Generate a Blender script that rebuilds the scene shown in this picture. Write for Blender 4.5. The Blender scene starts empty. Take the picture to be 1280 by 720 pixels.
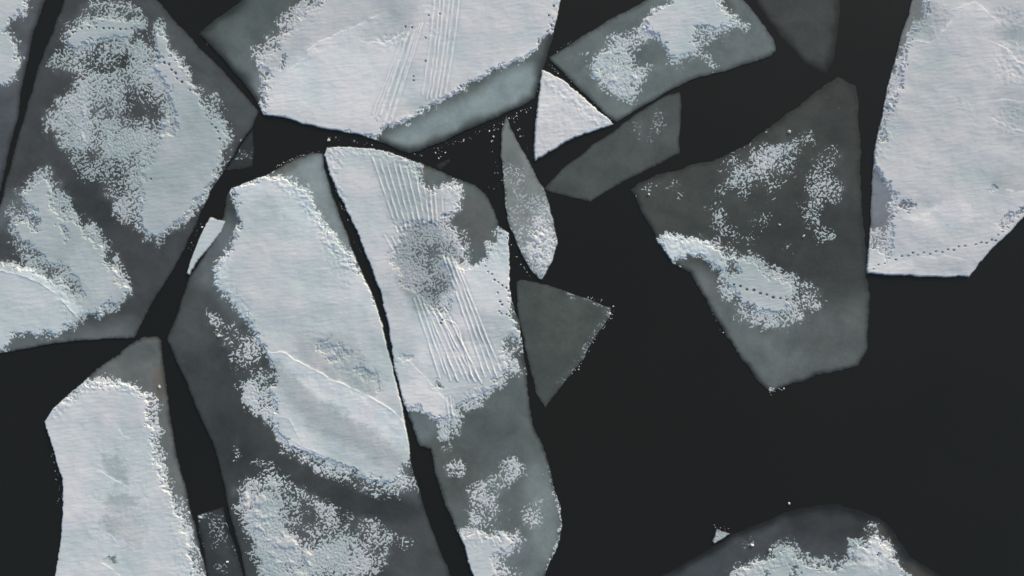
import bpy, bmesh, math, random
import numpy as np
from mathutils import Vector
from mathutils.geometry import delaunay_2d_cdt

random.seed(7)
rng = np.random.RandomState(7)
sc = bpy.context.scene
col = sc.collection
M = 0.1                                   # metres per unit of the survey grid

def wx(u): return (u - 640.0) * M
def wy(v): return (360.0 - v) * M

# ------------------------------------------------------------------ camera
cam_d = bpy.data.cameras.new('camera')
cam = bpy.data.objects.new('camera', cam_d); col.objects.link(cam)
cam.location = (0, 0, 100); cam.rotation_euler = (0, 0, 0)
cam_d.sensor_width = 36; cam_d.lens = 36 * 100 / 128.0
cam_d.clip_start = 1; cam_d.clip_end = 20000
sc.camera = cam

# ------------------------------------------------------------------ sky and sun
SUN_EL, SUN_AZ = 21.0, 28.0               # azimuth clockwise from +Y (top of the picture)
w = bpy.data.worlds.new('World'); sc.world = w; w.use_nodes = True
nt = w.node_tree
sky = nt.nodes.new('ShaderNodeTexSky'); sky.sky_type = 'NISHITA'; sky.sun_disc = False
sky.sun_elevation = math.radians(SUN_EL); sky.sun_rotation = math.radians(SUN_AZ)
sky.dust_density = 4.0; sky.air_density = 1.0; sky.ozone_density = 0.5
bg = nt.nodes['Background']; bg.inputs['Strength'].default_value = 0.15
nt.links.new(sky.outputs[0], bg.inputs['Color'])
sd = bpy.data.lights.new('sun', 'SUN'); sd.energy = 0.65; sd.angle = math.radians(12.0)
sd.color = (1.0, 0.84, 0.74)
sun = bpy.data.objects.new('sun', sd); col.objects.link(sun)
e, a = math.radians(SUN_EL), math.radians(SUN_AZ)
sdir = Vector((math.sin(a) * math.cos(e), math.cos(a) * math.cos(e), math.sin(e)))
sun.rotation_euler = sdir.to_track_quat('Z', 'Y').to_euler()
sc.view_settings.view_transform = 'Standard'; sc.view_settings.look = 'None'
sc.view_settings.gamma = 1; sc.view_settings.exposure = 0.38

# ------------------------------------------------------------------ helpers: materials
def lin(c):
    return tuple(((v / 255.0) / 12.92 if v <= 10 else ((v / 255.0 + .055) / 1.055) ** 2.4) for v in c)

class NT:
    def __init__(s, name):
        s.m = bpy.data.materials.new(name); s.m.use_nodes = True
        s.t = s.m.node_tree; s.b = s.t.nodes['Principled BSDF']
    def n(s, typ, ins=None, **kw):
        k = s.t.nodes.new(typ)
        for a_, v in kw.items(): setattr(k, a_, v)
        for i, v in (ins or {}).items():
            if hasattr(v, 'is_linked'): s.t.links.new(v, k.inputs[i])
            else: k.inputs[i].default_value = v
        return k
    def math(s, op, a_, b_=0.0, clamp=False):
        k = s.n('ShaderNodeMath', {0: a_, 1: b_}, operation=op); k.use_clamp = clamp
        return k.outputs[0]
    def mix(s, f, a_, b_, mode='MIX'):
        k = s.n('ShaderNodeMix', data_type='RGBA', blend_type=mode)
        for i, v in ((0, f), (6, a_), (7, b_)):
            if hasattr(v, 'is_linked'): s.t.links.new(v, k.inputs[i])
            else: k.inputs[i].default_value = v if i == 0 else (tuple(v) + (1,))[:4]
        return k.outputs[2]
    def noise(s, scale, detail=4, rough=.55, vec=None, dist=0.0):
        k = s.n('ShaderNodeTexNoise', {'Scale': scale, 'Detail': detail, 'Roughness': rough, 'Distortion': dist})
        if vec is not None: s.t.links.new(vec, k.inputs['Vector'])
        return k.outputs['Fac']
    def out(s, inp, v):
        if hasattr(v, 'is_linked'): s.t.links.new(v, s.b.inputs[inp])
        else: s.b.inputs[inp].default_value = v

def coords(k, sx=1, sy=1, sz=1):
    g = k.n('ShaderNodeNewGeometry').outputs['Position']
    mp = k.n('ShaderNodeMapping', {'Vector': g, 'Scale': (sx, sy, sz)})
    return mp.outputs[0]

def ramp(k, fac, lo, hi):
    r = k.n('ShaderNodeMapRange', {'Value': fac, 'From Min': lo, 'From Max': hi}); r.clamp = True
    return r.outputs[0]

def mat_water():
    k = NT('dark sea water'); p = coords(k)
    f = k.noise(.035, 3, .5, p)
    c = k.mix(ramp(k, f, .3, .7), (0.0135, 0.0150, 0.0125), (0.0160, 0.0170, 0.0140))
    k.out('Base Color', c); k.out('Roughness', .22); k.out('IOR', 1.33)
    b = k.n('ShaderNodeBump', {'Height': k.noise(3.0, 3, .5, p), 'Strength': .02, 'Distance': .02})
    k.out('Normal', b.outputs[0]); return k.m

def mat_ice():
    k = NT('sea ice'); p = coords(k)
    at = k.n('ShaderNodeAttribute', attribute_name='ice_colour').outputs['Color']
    n1 = k.noise(.35, 5, .6, p, .4); n2 = k.noise(2.2, 5, .65, p); n3 = k.noise(9, 3, .7, p)
    s = k.math('ADD', k.math('MULTIPLY', n1, .85), k.math('ADD', k.math('MULTIPLY', n2, .30), k.math('MULTIPLY', n3, .40)))
    s = k.math('ADD', s, .205)                       # about 1 on average
    cc = k.n('ShaderNodeCombineColor', {0: s, 1: s, 2: s}).outputs[0]
    c = k.mix(1.0, at, cc, 'MULTIPLY')
    # thin frost flakes and hairline scratches frozen in
    vor = k.n('ShaderNodeTexVoronoi', {'Vector': p, 'Scale': 1.1, 'Randomness': 1.0}).outputs['Distance']
    fl = k.math('MULTIPLY', ramp(k, vor, .10, .04), ramp(k, k.noise(.23, 3, .6, p), .52, .62))
    c = k.mix(k.math('MULTIPLY', fl, .22), c, (.45, .48, .48))
    k.out('Base Color', c); k.out('Roughness', .5); k.out('IOR', 1.31); k.out('Specular IOR Level', .35)
    b = k.n('ShaderNodeBump', {'Height': n2, 'Strength': .35, 'Distance': .06})
    k.out('Normal', b.outputs[0]); return k.m

def mat_snow():
    k = NT('wind packed snow'); p = coords(k); pr = coords(k, .55, 2.6, 1)
    at = k.n('ShaderNodeAttribute', attribute_name='snow_tone').outputs['Fac']
    n1 = k.noise(.5, 4, .6, p); rip = k.noise(1.6, 4, .6, pr, .3); gr = k.noise(7, 3, .7, p)
    f = k.math('ADD', at, k.math('MULTIPLY', k.math('SUBTRACT', n1, .5), .25))
    f = k.math('ADD', f, k.math('MULTIPLY', k.math('SUBTRACT', gr, .5), .22), True)
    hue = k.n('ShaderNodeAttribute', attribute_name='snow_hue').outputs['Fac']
    c = k.mix(f, k.mix(hue, (.26, .34, .345), (.29, .345, .375)), k.mix(hue, (.655, .768, .790), (.745, .775, .790)))  # higher hue paints the pink of sunlit slopes into the snow colour
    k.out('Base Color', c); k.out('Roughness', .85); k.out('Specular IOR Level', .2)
    hs = k.math('ADD', k.math('MULTIPLY', rip, .7), k.math('MULTIPLY', gr, .35))
    b = k.n('ShaderNodeBump', {'Height': hs, 'Strength': .16, 'Distance': .04})
    k.out('Normal', b.outputs[0]); return k.m

def mat_chunk():
    k = NT('brash ice'); p = coords(k)
    k.out('Base Color', k.mix(k.noise(4, 4, .6, p), (.45, .48, .48), (.80, .80, .79)))
    k.out('Roughness', .6); return k.m

WATER, ICE, SNOW, CHUNK = mat_water(), mat_ice(), mat_snow(), mat_chunk()

def tag(o, label=None, cat=None, group=None, kind=None):
    if label: o['label'] = label
    if cat: o['category'] = cat
    if group: o['group'] = group
    if kind: o['kind'] = kind
    return o

# ------------------------------------------------------------------ sea, one sheet to the horizon
def sea():
    bm = bmesh.new(); rs = [0, 60, 140, 400, 1500, 9000]; n = 48; rings = []
    c = bm.verts.new((0, 0, 0))
    for r in rs[1:]:
        rings.append([bm.verts.new((r * math.cos(2 * math.pi * i / n), r * math.sin(2 * math.pi * i / n), 0)) for i in range(n)])
    for i in range(n): bm.faces.new((c, rings[0][i], rings[0][(i + 1) % n]))
    for q in range(len(rings) - 1):
        for i in range(n):
            bm.faces.new((rings[q][i], rings[q + 1][i], rings[q + 1][(i + 1) % n], rings[q][(i + 1) % n]))
    me = bpy.data.meshes.new('sea_water'); bm.to_mesh(me); bm.free(); me.materials.append(WATER)
    o = bpy.data.objects.new('sea_water', me); col.objects.link(o); tag(o, kind='structure')
sea()

# ------------------------------------------------------------------ noise fields on a shared grid
U0, V0, U1, V1, STEP = -64, -64, 1344, 784, 0.63
us = np.arange(U0, U1, STEP); vs = np.arange(V0, V1, STEP)
GU, GV = np.meshgrid(us, vs)              # rows = v
PERM = rng.permutation(4096)
GRD = rng.uniform(0, 2 * np.pi, 4096); GX, GY = np.cos(GRD), np.sin(GRD)

def perlin(x, y, seed=0):
    xi = np.floor(x).astype(np.int64); yi = np.floor(y).astype(np.int64)
    fx, fy = x - xi, y - yi
    def g(ix, iy, dx, dy):
        h = PERM[(PERM[(ix + seed * 131) & 4095] + iy) & 4095]
        return GX[h] * dx + GY[h] * dy
    sx = fx * fx * fx * (fx * (fx * 6 - 15) + 10); sy = fy * fy * fy * (fy * (fy * 6 - 15) + 10)
    a_ = g(xi, yi, fx, fy); b_ = g(xi + 1, yi, fx - 1, fy)
    c_ = g(xi, yi + 1, fx, fy - 1); d_ = g(xi + 1, yi + 1, fx - 1, fy - 1)
    return (a_ + (b_ - a_) * sx) * (1 - sy) + (c_ + (d_ - c_) * sx) * sy   # about -.7 .. .7

def fbm(x, y, size, octv=3, seed=0, gain=.5):
    r = 0; amp = 1; t = 0
    for i in range(octv):
        r = r + amp * perlin(x / size * 2 ** i + 17.3 * i, y / size * 2 ** i - 9.1 * i, seed + i); t += amp * amp; amp *= gain
    return r / math.sqrt(t) / .25          # about unit deviation

ca, sa = math.cos(.6), math.sin(.6)
RU, RV = GU * ca - GV * sa, GU * sa + GV * ca
f0 = fbm(RU + 1.2 * fbm(GU, GV, 9, 2, 5), RV / 1.2, 2.75, 2, 1, .75)
srt = np.sort(f0[::7, ::7].ravel())
UNI = np.interp(f0, srt, np.linspace(0, 1, srt.size))      # uniform 0..1 grain field
N_S = fbm(GU, GV, 5.5, 2, 11)
N_M = fbm(GU, GV, 16, 3, 21)
N_L = fbm(GU, GV, 60, 3, 31)
RIP = fbm(GU / 4.0 + N_M * .3, GV + .10 * GU, 3.8, 3, 41, .65)
WU = fbm(GU, GV, 14, 4, 51, .75) * 2.6
WV = fbm(GU, GV, 14, 4, 61, .75) * 2.6

def sdf(poly, X, Y):
    """signed distance, positive inside"""
    P = np.asarray(poly, float); Q = np.roll(P, -1, 0)
    d = np.full(X.shape, 1e9); ins = np.zeros(X.shape, bool)
    for (x1, y1), (x2, y2) in zip(P, Q):
        ex, ey = x2 - x1, y2 - y1; l2 = ex * ex + ey * ey + 1e-9
        t = np.clip(((X - x1) * ex + (Y - y1) * ey) / l2, 0, 1)
        d = np.minimum(d, (X - x1 - t * ex) ** 2 + (Y - y1 - t * ey) ** 2)
        if y1 != y2:
            ins ^= ((y1 > Y) != (y2 > Y)) & (X < ex * (Y - y1) / (y2 - y1) + x1)
    d = np.sqrt(d)
    return np.where(ins, d, -d)

def line_d(pts, X, Y):
    """distance to a polyline, and which side (positive = left of travel on screen)"""
    d = np.full(X.shape, 1e9); sgn = np.zeros(X.shape)
    for (x1, y1), (x2, y2) in zip(pts[:-1], pts[1:]):
        ex, ey = x2 - x1, y2 - y1; l2 = ex * ex + ey * ey + 1e-9
        t = np.clip(((X - x1) * ex + (Y - y1) * ey) / l2, 0, 1)
        dd = np.hypot(X - x1 - t * ex, Y - y1 - t * ey)
        s = np.sign(ex * (Y - y1) - ey * (X - x1)); m = dd < d
        d = np.where(m, dd, d); sgn = np.where(m, s, sgn)
    return d, sgn

def sstep(x): x = np.clip(x, 0, 1); return x * x * (3 - 2 * x)

def window(poly, pad):
    P = np.asarray(poly, float)
    i0 = max(0, int((P[:, 1].min() - pad - V0) / STEP)); i1 = min(len(vs), int((P[:, 1].max() + pad - V0) / STEP) + 2)
    j0 = max(0, int((P[:, 0].min() - pad - U0) / STEP)); j1 = min(len(us), int((P[:, 0].max() + pad - U0) / STEP) + 2)
    return slice(i0, i1), slice(j0, j1)

def ell(cx, cy, rx, ry, rot=0, n=18):
    r = math.radians(rot); o = []
    for i in range(n):
        t = 2 * math.pi * i / n; x, y = rx * math.cos(t), ry * math.sin(t)
        o.append((cx + x * math.cos(r) - y * math.sin(r), cy + x * math.sin(r) + y * math.cos(r)))
    return o

def dense(poly, amp, seed, step=1.6, teeth=0.0):
    """outline resampled and made uneven"""
    P = np.asarray(poly, float); out = []
    for (x1, y1), (x2, y2) in zip(P, np.roll(P, -1, 0)):
        L = math.hypot(x2 - x1, y2 - y1); n = max(1, int(round(L / step)))
        if not (-30 < x1 < 1310 and -30 < y1 < 750) and not (-30 < x2 < 1310 and -30 < y2 < 750): n = max(1, int(L / 12))
        for i in range(n):
            t = i / n; out.append((x1 + (x2 - x1) * t, y1 + (y2 - y1) * t))
    Q = np.array(out)
    nx = fbm(Q[:, 0], Q[:, 1], 26, 4, seed, .55) * amp; ny = fbm(Q[:, 0], Q[:, 1], 26, 4, seed + 9, .55) * amp
    if teeth:
        nx += fbm(Q[:, 0], Q[:, 1], 4, 2, seed + 3) * teeth; ny += fbm(Q[:, 0], Q[:, 1], 4, 2, seed + 5) * teeth
    Q[:, 0] += nx; Q[:, 1] += ny
    return Q

def pip(poly, x, y): return sdf(poly, np.array([x], float), np.array([y], float))[0]

# ------------------------------------------------------------------ one floe
STATS = []
def floe(name, label, outline, tones, edge=2.5, edge_col=(38, 42, 42), top=.09, rag=.55, teeth=.25, patches=(),
         tone=(), crests=(), grooves=(), prints=(), lumps=(), cat='ice floe', group=None, seed=1, depth=.16, powder=.26, hue=.4):
    OUT = dense(outline, rag, 100 + seed, teeth=teeth)
    cu, cv = OUT[:, 0].mean(), OUT[:, 1].mean()
    ox, oy = wx(cu), wy(cv)
    root = bpy.data.objects.new(name, None); col.objects.link(root); root.location = (ox, oy, 0)
    root.empty_display_size = 1.0
    tag(root, label, cat, group)
    # ---- how densely snow lies on the floe
    si, sj = window(outline, 2); XS, YS = GU[si, sj], GV[si, sj]; X, Y = XS, YS
    XW, YW = X + WU[si, sj], Y + WV[si, sj]
    F = sdf(outline, X, Y); nb = np.abs(F) < 8; F[nb] = sdf(OUT, X[nb], Y[nb])
    Dn = np.zeros(X.shape); own = np.full(X.shape, -1); best = np.full(X.shape, -30.0)
    for pi, (pname, shapes) in enumerate(patches):
        for poly, dn, fe in shapes:
            s_ = sdf(poly, XW, YW); wgt = sstep(s_ / (fe * (1.75 if dn > 1 else 1.2)) + (.38 if dn > 1 else .5))
            Dn = Dn * (1 - wgt) + dn * wgt
            if dn > 0:
                m = s_ > best; best = np.where(m, s_, best); own = np.where(m, pi, own)
    Dn = np.clip(Dn * (1 + (.42 * N_M[si, sj] + .15 * N_L[si, sj]) * np.clip(1.05 - Dn, 0, 1)), 0, 1.05)
    # ---- slab
    lo, hi = OUT.min(0), OUT.max(0); sp = 3.0
    gx, gy = np.meshgrid(np.arange(lo[0], hi[0], sp), np.arange(lo[1], hi[1], sp))
    gx = gx + rng.uniform(-.7, .7, gx.shape); gy = gy + rng.uniform(-.7, .7, gy.shape)
    dd = sdf(outline, gx, gy)
    near = (np.abs(dd) < 7)
    dd[near] = sdf(OUT, gx[near], gy[near])
    k = dd > 1.3
    vi = [Vector((float(x), float(y))) for x, y in OUT] + [Vector((float(x), float(y))) for x, y in zip(gx[k], gy[k])]
    n = len(OUT)
    vv, ee, ff, ov, _, _ = delaunay_2d_cdt(vi, [(i, (i + 1) % n) for i in range(n)], [list(range(n))], 1, 1e-5)
    V = np.array([(v.x, v.y) for v in vv])
    D = np.maximum(sdf(outline, V[:, 0], V[:, 1]), 0)
    nr = D < 9; D[nr] = np.maximum(sdf(OUT, V[nr, 0], V[nr, 1]), 0)
    C = np.tile(np.array(lin(tones[0])), (len(V), 1))
    for poly, c, fe in tones[1:]:
        wgt = sstep(sdf(poly, V[:, 0], V[:, 1]) / fe + .5)[:, None]
        C = C * (1 - wgt) + np.array(lin(c)) * wgt
    ew = edge * (1 + .25 * np.clip(fbm(V[:, 0], V[:, 1], 30, 2, seed + 70), -1, 1))
    wgt = sstep((D + .4) / np.maximum(ew, .4))[:, None]
    C = np.array(lin(edge_col)) * (1 - wgt) + C * wgt
    # powder blown thinly over the ice round the snow patches
    qi = np.clip(((V[:, 1] - V0) / STEP).astype(int) - si.start, 0, Dn.shape[0] - 1); qj = np.clip(((V[:, 0] - U0) / STEP).astype(int) - sj.start, 0, Dn.shape[1] - 1)
    pw = np.clip(Dn[qi, qj] * powder, 0, powder)[:, None]
    C = C * (1 - pw) + np.array((.42, .48, .49)) * pw
    C = np.concatenate([C, np.ones((len(V), 1))], 1)
    topz = top + .012 * fbm(V[:, 0], V[:, 1], 40, 2, seed + 80) * np.clip(D / 6, 0, 1)
    topz = np.where(D < .8, topz - .02, topz)
    X, Y = wx(V[:, 0]) - ox, wy(V[:, 1]) - oy
    tf = [tuple(f) for f in ff]
    # boundary = edges used once
    cnt = {}
    for f in tf:
        for i in range(len(f)):
            a_, b_ = f[i], f[(i + 1) % len(f)]; cnt[(a_, b_)] = 1
    bnd = [(a_, b_) for (a_, b_) in cnt if (b_, a_) not in cnt]
    bv = sorted({a_ for a_, _ in bnd} | {b_ for _, b_ in bnd}); low = {v: len(V) + i for i, v in enumerate(bv)}
    verts = [tuple(t) for t in np.stack([X, Y, topz], 1)] + [(float(X[v]), float(Y[v]), -.30) for v in bv]
    tri = [(f[0], f[2], f[1]) if len(f) == 3 else tuple(reversed(f)) for f in tf]
    walls = [(a_, b_, low[b_], low[a_]) for a_, b_ in bnd]
    me = bpy.data.meshes.new('ice_slab'); me.from_pydata(verts, [], tri + walls)
    ca_ = me.color_attributes.new('ice_colour', 'FLOAT_COLOR', 'POINT')
    ca_.data.foreach_set('color', np.concatenate([C, C[bv]], 0).astype(np.float32).ravel())
    me.materials.append(ICE); me.update()
    sl = bpy.data.objects.new('ice_slab', me); col.objects.link(sl); sl.parent = root
    # ---- snow
    if not patches: return root
    X, Y = XS, YS
    T = np.full(X.shape, .80)
    for poly, tv, fe in tone:
        wgt = sstep(sdf(poly, X + WU[si, sj], Y + WV[si, sj]) / fe + .5); T = T * (1 - wgt) + tv * wgt
    solid = sstep((Dn - .80) / .22)
    cov = Dn * 1.12 - UNI[si, sj] + solid ** 2 * .9
    rim = .035 + depth * .65 * solid * np.clip(.75 + .22 * N_L[si, sj] + .03 * N_M[si, sj], .2, 1.3)
    H = np.minimum((cov + 2.5 * sstep((Dn - .90) / .13)) * .055, rim)
    H = np.where(Dn < .004, -.2, H)
    H = H + solid * (.0048 * RIP[si, sj] + .0012 * N_S[si, sj] + .0025 * N_M[si, sj]) * (H > 0)
    for poly, am, fe in lumps:
        wgt = sstep(sdf(poly, X, Y) / fe + .5)
        H = H + wgt * am * .42 * np.clip(N_S[si, sj] + .2 * N_M[si, sj], -1.6, 1.6) * np.clip(Dn, 0, 1)
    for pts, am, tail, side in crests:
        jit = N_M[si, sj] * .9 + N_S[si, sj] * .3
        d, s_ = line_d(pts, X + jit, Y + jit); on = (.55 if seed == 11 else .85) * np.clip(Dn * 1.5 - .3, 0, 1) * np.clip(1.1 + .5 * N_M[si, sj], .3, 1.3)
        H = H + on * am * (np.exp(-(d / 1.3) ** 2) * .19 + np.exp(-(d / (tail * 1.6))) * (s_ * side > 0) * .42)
        T = T + (.16 * np.exp(-(d / 1.5) ** 2) + .14 * np.exp(-(d / (tail * 1.5))) * (s_ * side > 0)) * on  # lightens crest line and one flank, painting sunlit slopes into the tone
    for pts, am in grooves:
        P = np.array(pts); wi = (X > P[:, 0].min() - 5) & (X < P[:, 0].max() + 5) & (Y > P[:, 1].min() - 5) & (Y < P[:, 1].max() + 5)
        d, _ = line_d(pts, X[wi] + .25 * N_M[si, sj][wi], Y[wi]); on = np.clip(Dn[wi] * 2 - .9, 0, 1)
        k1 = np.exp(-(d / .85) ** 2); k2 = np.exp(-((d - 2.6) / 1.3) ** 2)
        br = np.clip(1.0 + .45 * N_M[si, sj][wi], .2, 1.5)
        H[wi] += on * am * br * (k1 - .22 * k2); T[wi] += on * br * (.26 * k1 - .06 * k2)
    for (pu, pv, r) in prints:
        wi = (np.abs(X - pu) < 4) & (np.abs(Y - pv) < 4)
        q = np.hypot((X[wi] - pu), (Y[wi] - pv) * 1.1)
        H[wi] = np.where(q < r + .6, np.minimum(H[wi], -.05 + .35 * np.clip(q - r + .35, 0, 1) ** 2), H[wi])
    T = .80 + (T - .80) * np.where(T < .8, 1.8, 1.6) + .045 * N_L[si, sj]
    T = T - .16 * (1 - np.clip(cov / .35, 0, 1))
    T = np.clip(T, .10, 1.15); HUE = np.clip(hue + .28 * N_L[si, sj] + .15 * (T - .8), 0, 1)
    H = np.minimum(H, (F - .5) * .13)
    Z = top + np.maximum(H, -.06)
    near_snow = H > -.045
    ins = F > .35
    for pi, (pname, _s) in enumerate(patches):
        cell_own = own[:-1, :-1] == pi
        cm = cell_own & (near_snow[:-1, :-1] | near_snow[1:, :-1] | near_snow[:-1, 1:] | near_snow[1:, 1:])
        # keep one connected sheet: fatten by one cell
        fat = cm.copy()
        for q in range(2):
            g = fat.copy(); g[1:] |= fat[:-1]; g[:-1] |= fat[1:]; g[:, 1:] |= fat[:, :-1]; g[:, :-1] |= fat[:, 1:]; fat = g
        cm = fat & cell_own & ins[:-1, :-1] & ins[1:, :-1] & ins[:-1, 1:] & ins[1:, 1:]
        if cm.sum() < 4: continue
        ii, jj = np.nonzero(cm); nc = X.shape[1]
        q = np.stack([ii * nc + jj, (ii + 1) * nc + jj, (ii + 1) * nc + jj + 1, ii * nc + jj + 1], 1)
        uniq, inv = np.unique(q.ravel(), return_inverse=True)
        co = np.stack([wx(X.ravel()[uniq]) - ox, wy(Y.ravel()[uniq]) - oy, Z.ravel()[uniq]], 1).astype(np.float32)
        me = bpy.data.meshes.new(pname); nf = len(q)
        me.vertices.add(len(uniq)); me.vertices.foreach_set('co', co.ravel())
        me.loops.add(nf * 4); me.loops.foreach_set('vertex_index', inv.ravel().astype(np.int32))
        me.polygons.add(nf); me.polygons.foreach_set('loop_start', np.arange(0, nf * 4, 4, dtype=np.int32))
        me.update(calc_edges=True)
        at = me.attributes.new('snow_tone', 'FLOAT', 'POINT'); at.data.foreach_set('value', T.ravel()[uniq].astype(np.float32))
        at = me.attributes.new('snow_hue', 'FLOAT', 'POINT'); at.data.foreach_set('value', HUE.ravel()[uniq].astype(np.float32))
        me.polygons.foreach_set('use_smooth', np.ones(nf, bool))
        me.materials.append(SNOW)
        so = bpy.data.objects.new(pname, me); col.objects.link(so); so.parent = root
        if pname in ('snow_dusting', 'frost_patch', 'frost_fringe', 'snow_fringe'): so['kind'] = 'stuff'
        STATS.append(nf)
    return root

def lines(p0a, p1a, p0b, p1b, n, am, jit=3.0, bend=0.0):
    """n parallel track lines between line a and line b"""
    r = random.Random(int(p0a[0] * 7 + p1b[1])); out = []
    for i in range(n):
        t = (i + r.uniform(-.12, .12)) / max(1, n - 1)
        s = (p0a[0] + (p0b[0] - p0a[0]) * t, p0a[1] + (p0b[1] - p0a[1]) * t + r.uniform(-jit, jit))
        f = (p1a[0] + (p1b[0] - p1a[0]) * t, p1a[1] + (p1b[1] - p1a[1]) * t + r.uniform(-jit, jit))
        m = ((s[0] + f[0]) / 2 + bend, (s[1] + f[1]) / 2)
        q1 = ((s[0] + m[0]) / 2 + bend * .25, (s[1] + m[1]) / 2); q2 = ((f[0] + m[0]) / 2 + bend * .25, (f[1] + m[1]) / 2)
        out.append(([s, q1, m, q2, f], am * r.uniform(.6, 1.15)))
    return out

def dots(pts, r=1.15):
    return [(u, v, r * random.uniform(.75, 1.25)) for u, v in pts]

FULL = 1.05
# ------------------------------------------------------------------ the floes
floe('ice_floe', 'grey blue floe in the upper left corner with one snow patch at the frame edge',
     [(60, -5), (42, 40), (30, 97), (22, 150), (11, 190), (4, 225), (-2, 246), (-25, 300), (-60, 310), (-60, -60), (85, -60)],
     [(92, 99, 103), (ell(5, 180, 20, 60), (84, 91, 96), 20)], edge=6, edge_col=(56, 61, 63), seed=1, hue=0.4,
     patches=[('snow_patch', [([(34, -20), (40, 10), (28, 20), (14, 28), (12, 40), (20, 50), (26, 60), (25, 80), (22, 100), (10, 107), (-30, 110), (-60, -60), (30, -60)], FULL, 7)])],
     tone=[([(-60, -60), (60, -60), (60, 200), (-60, 200)], .72, 10)])

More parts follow.
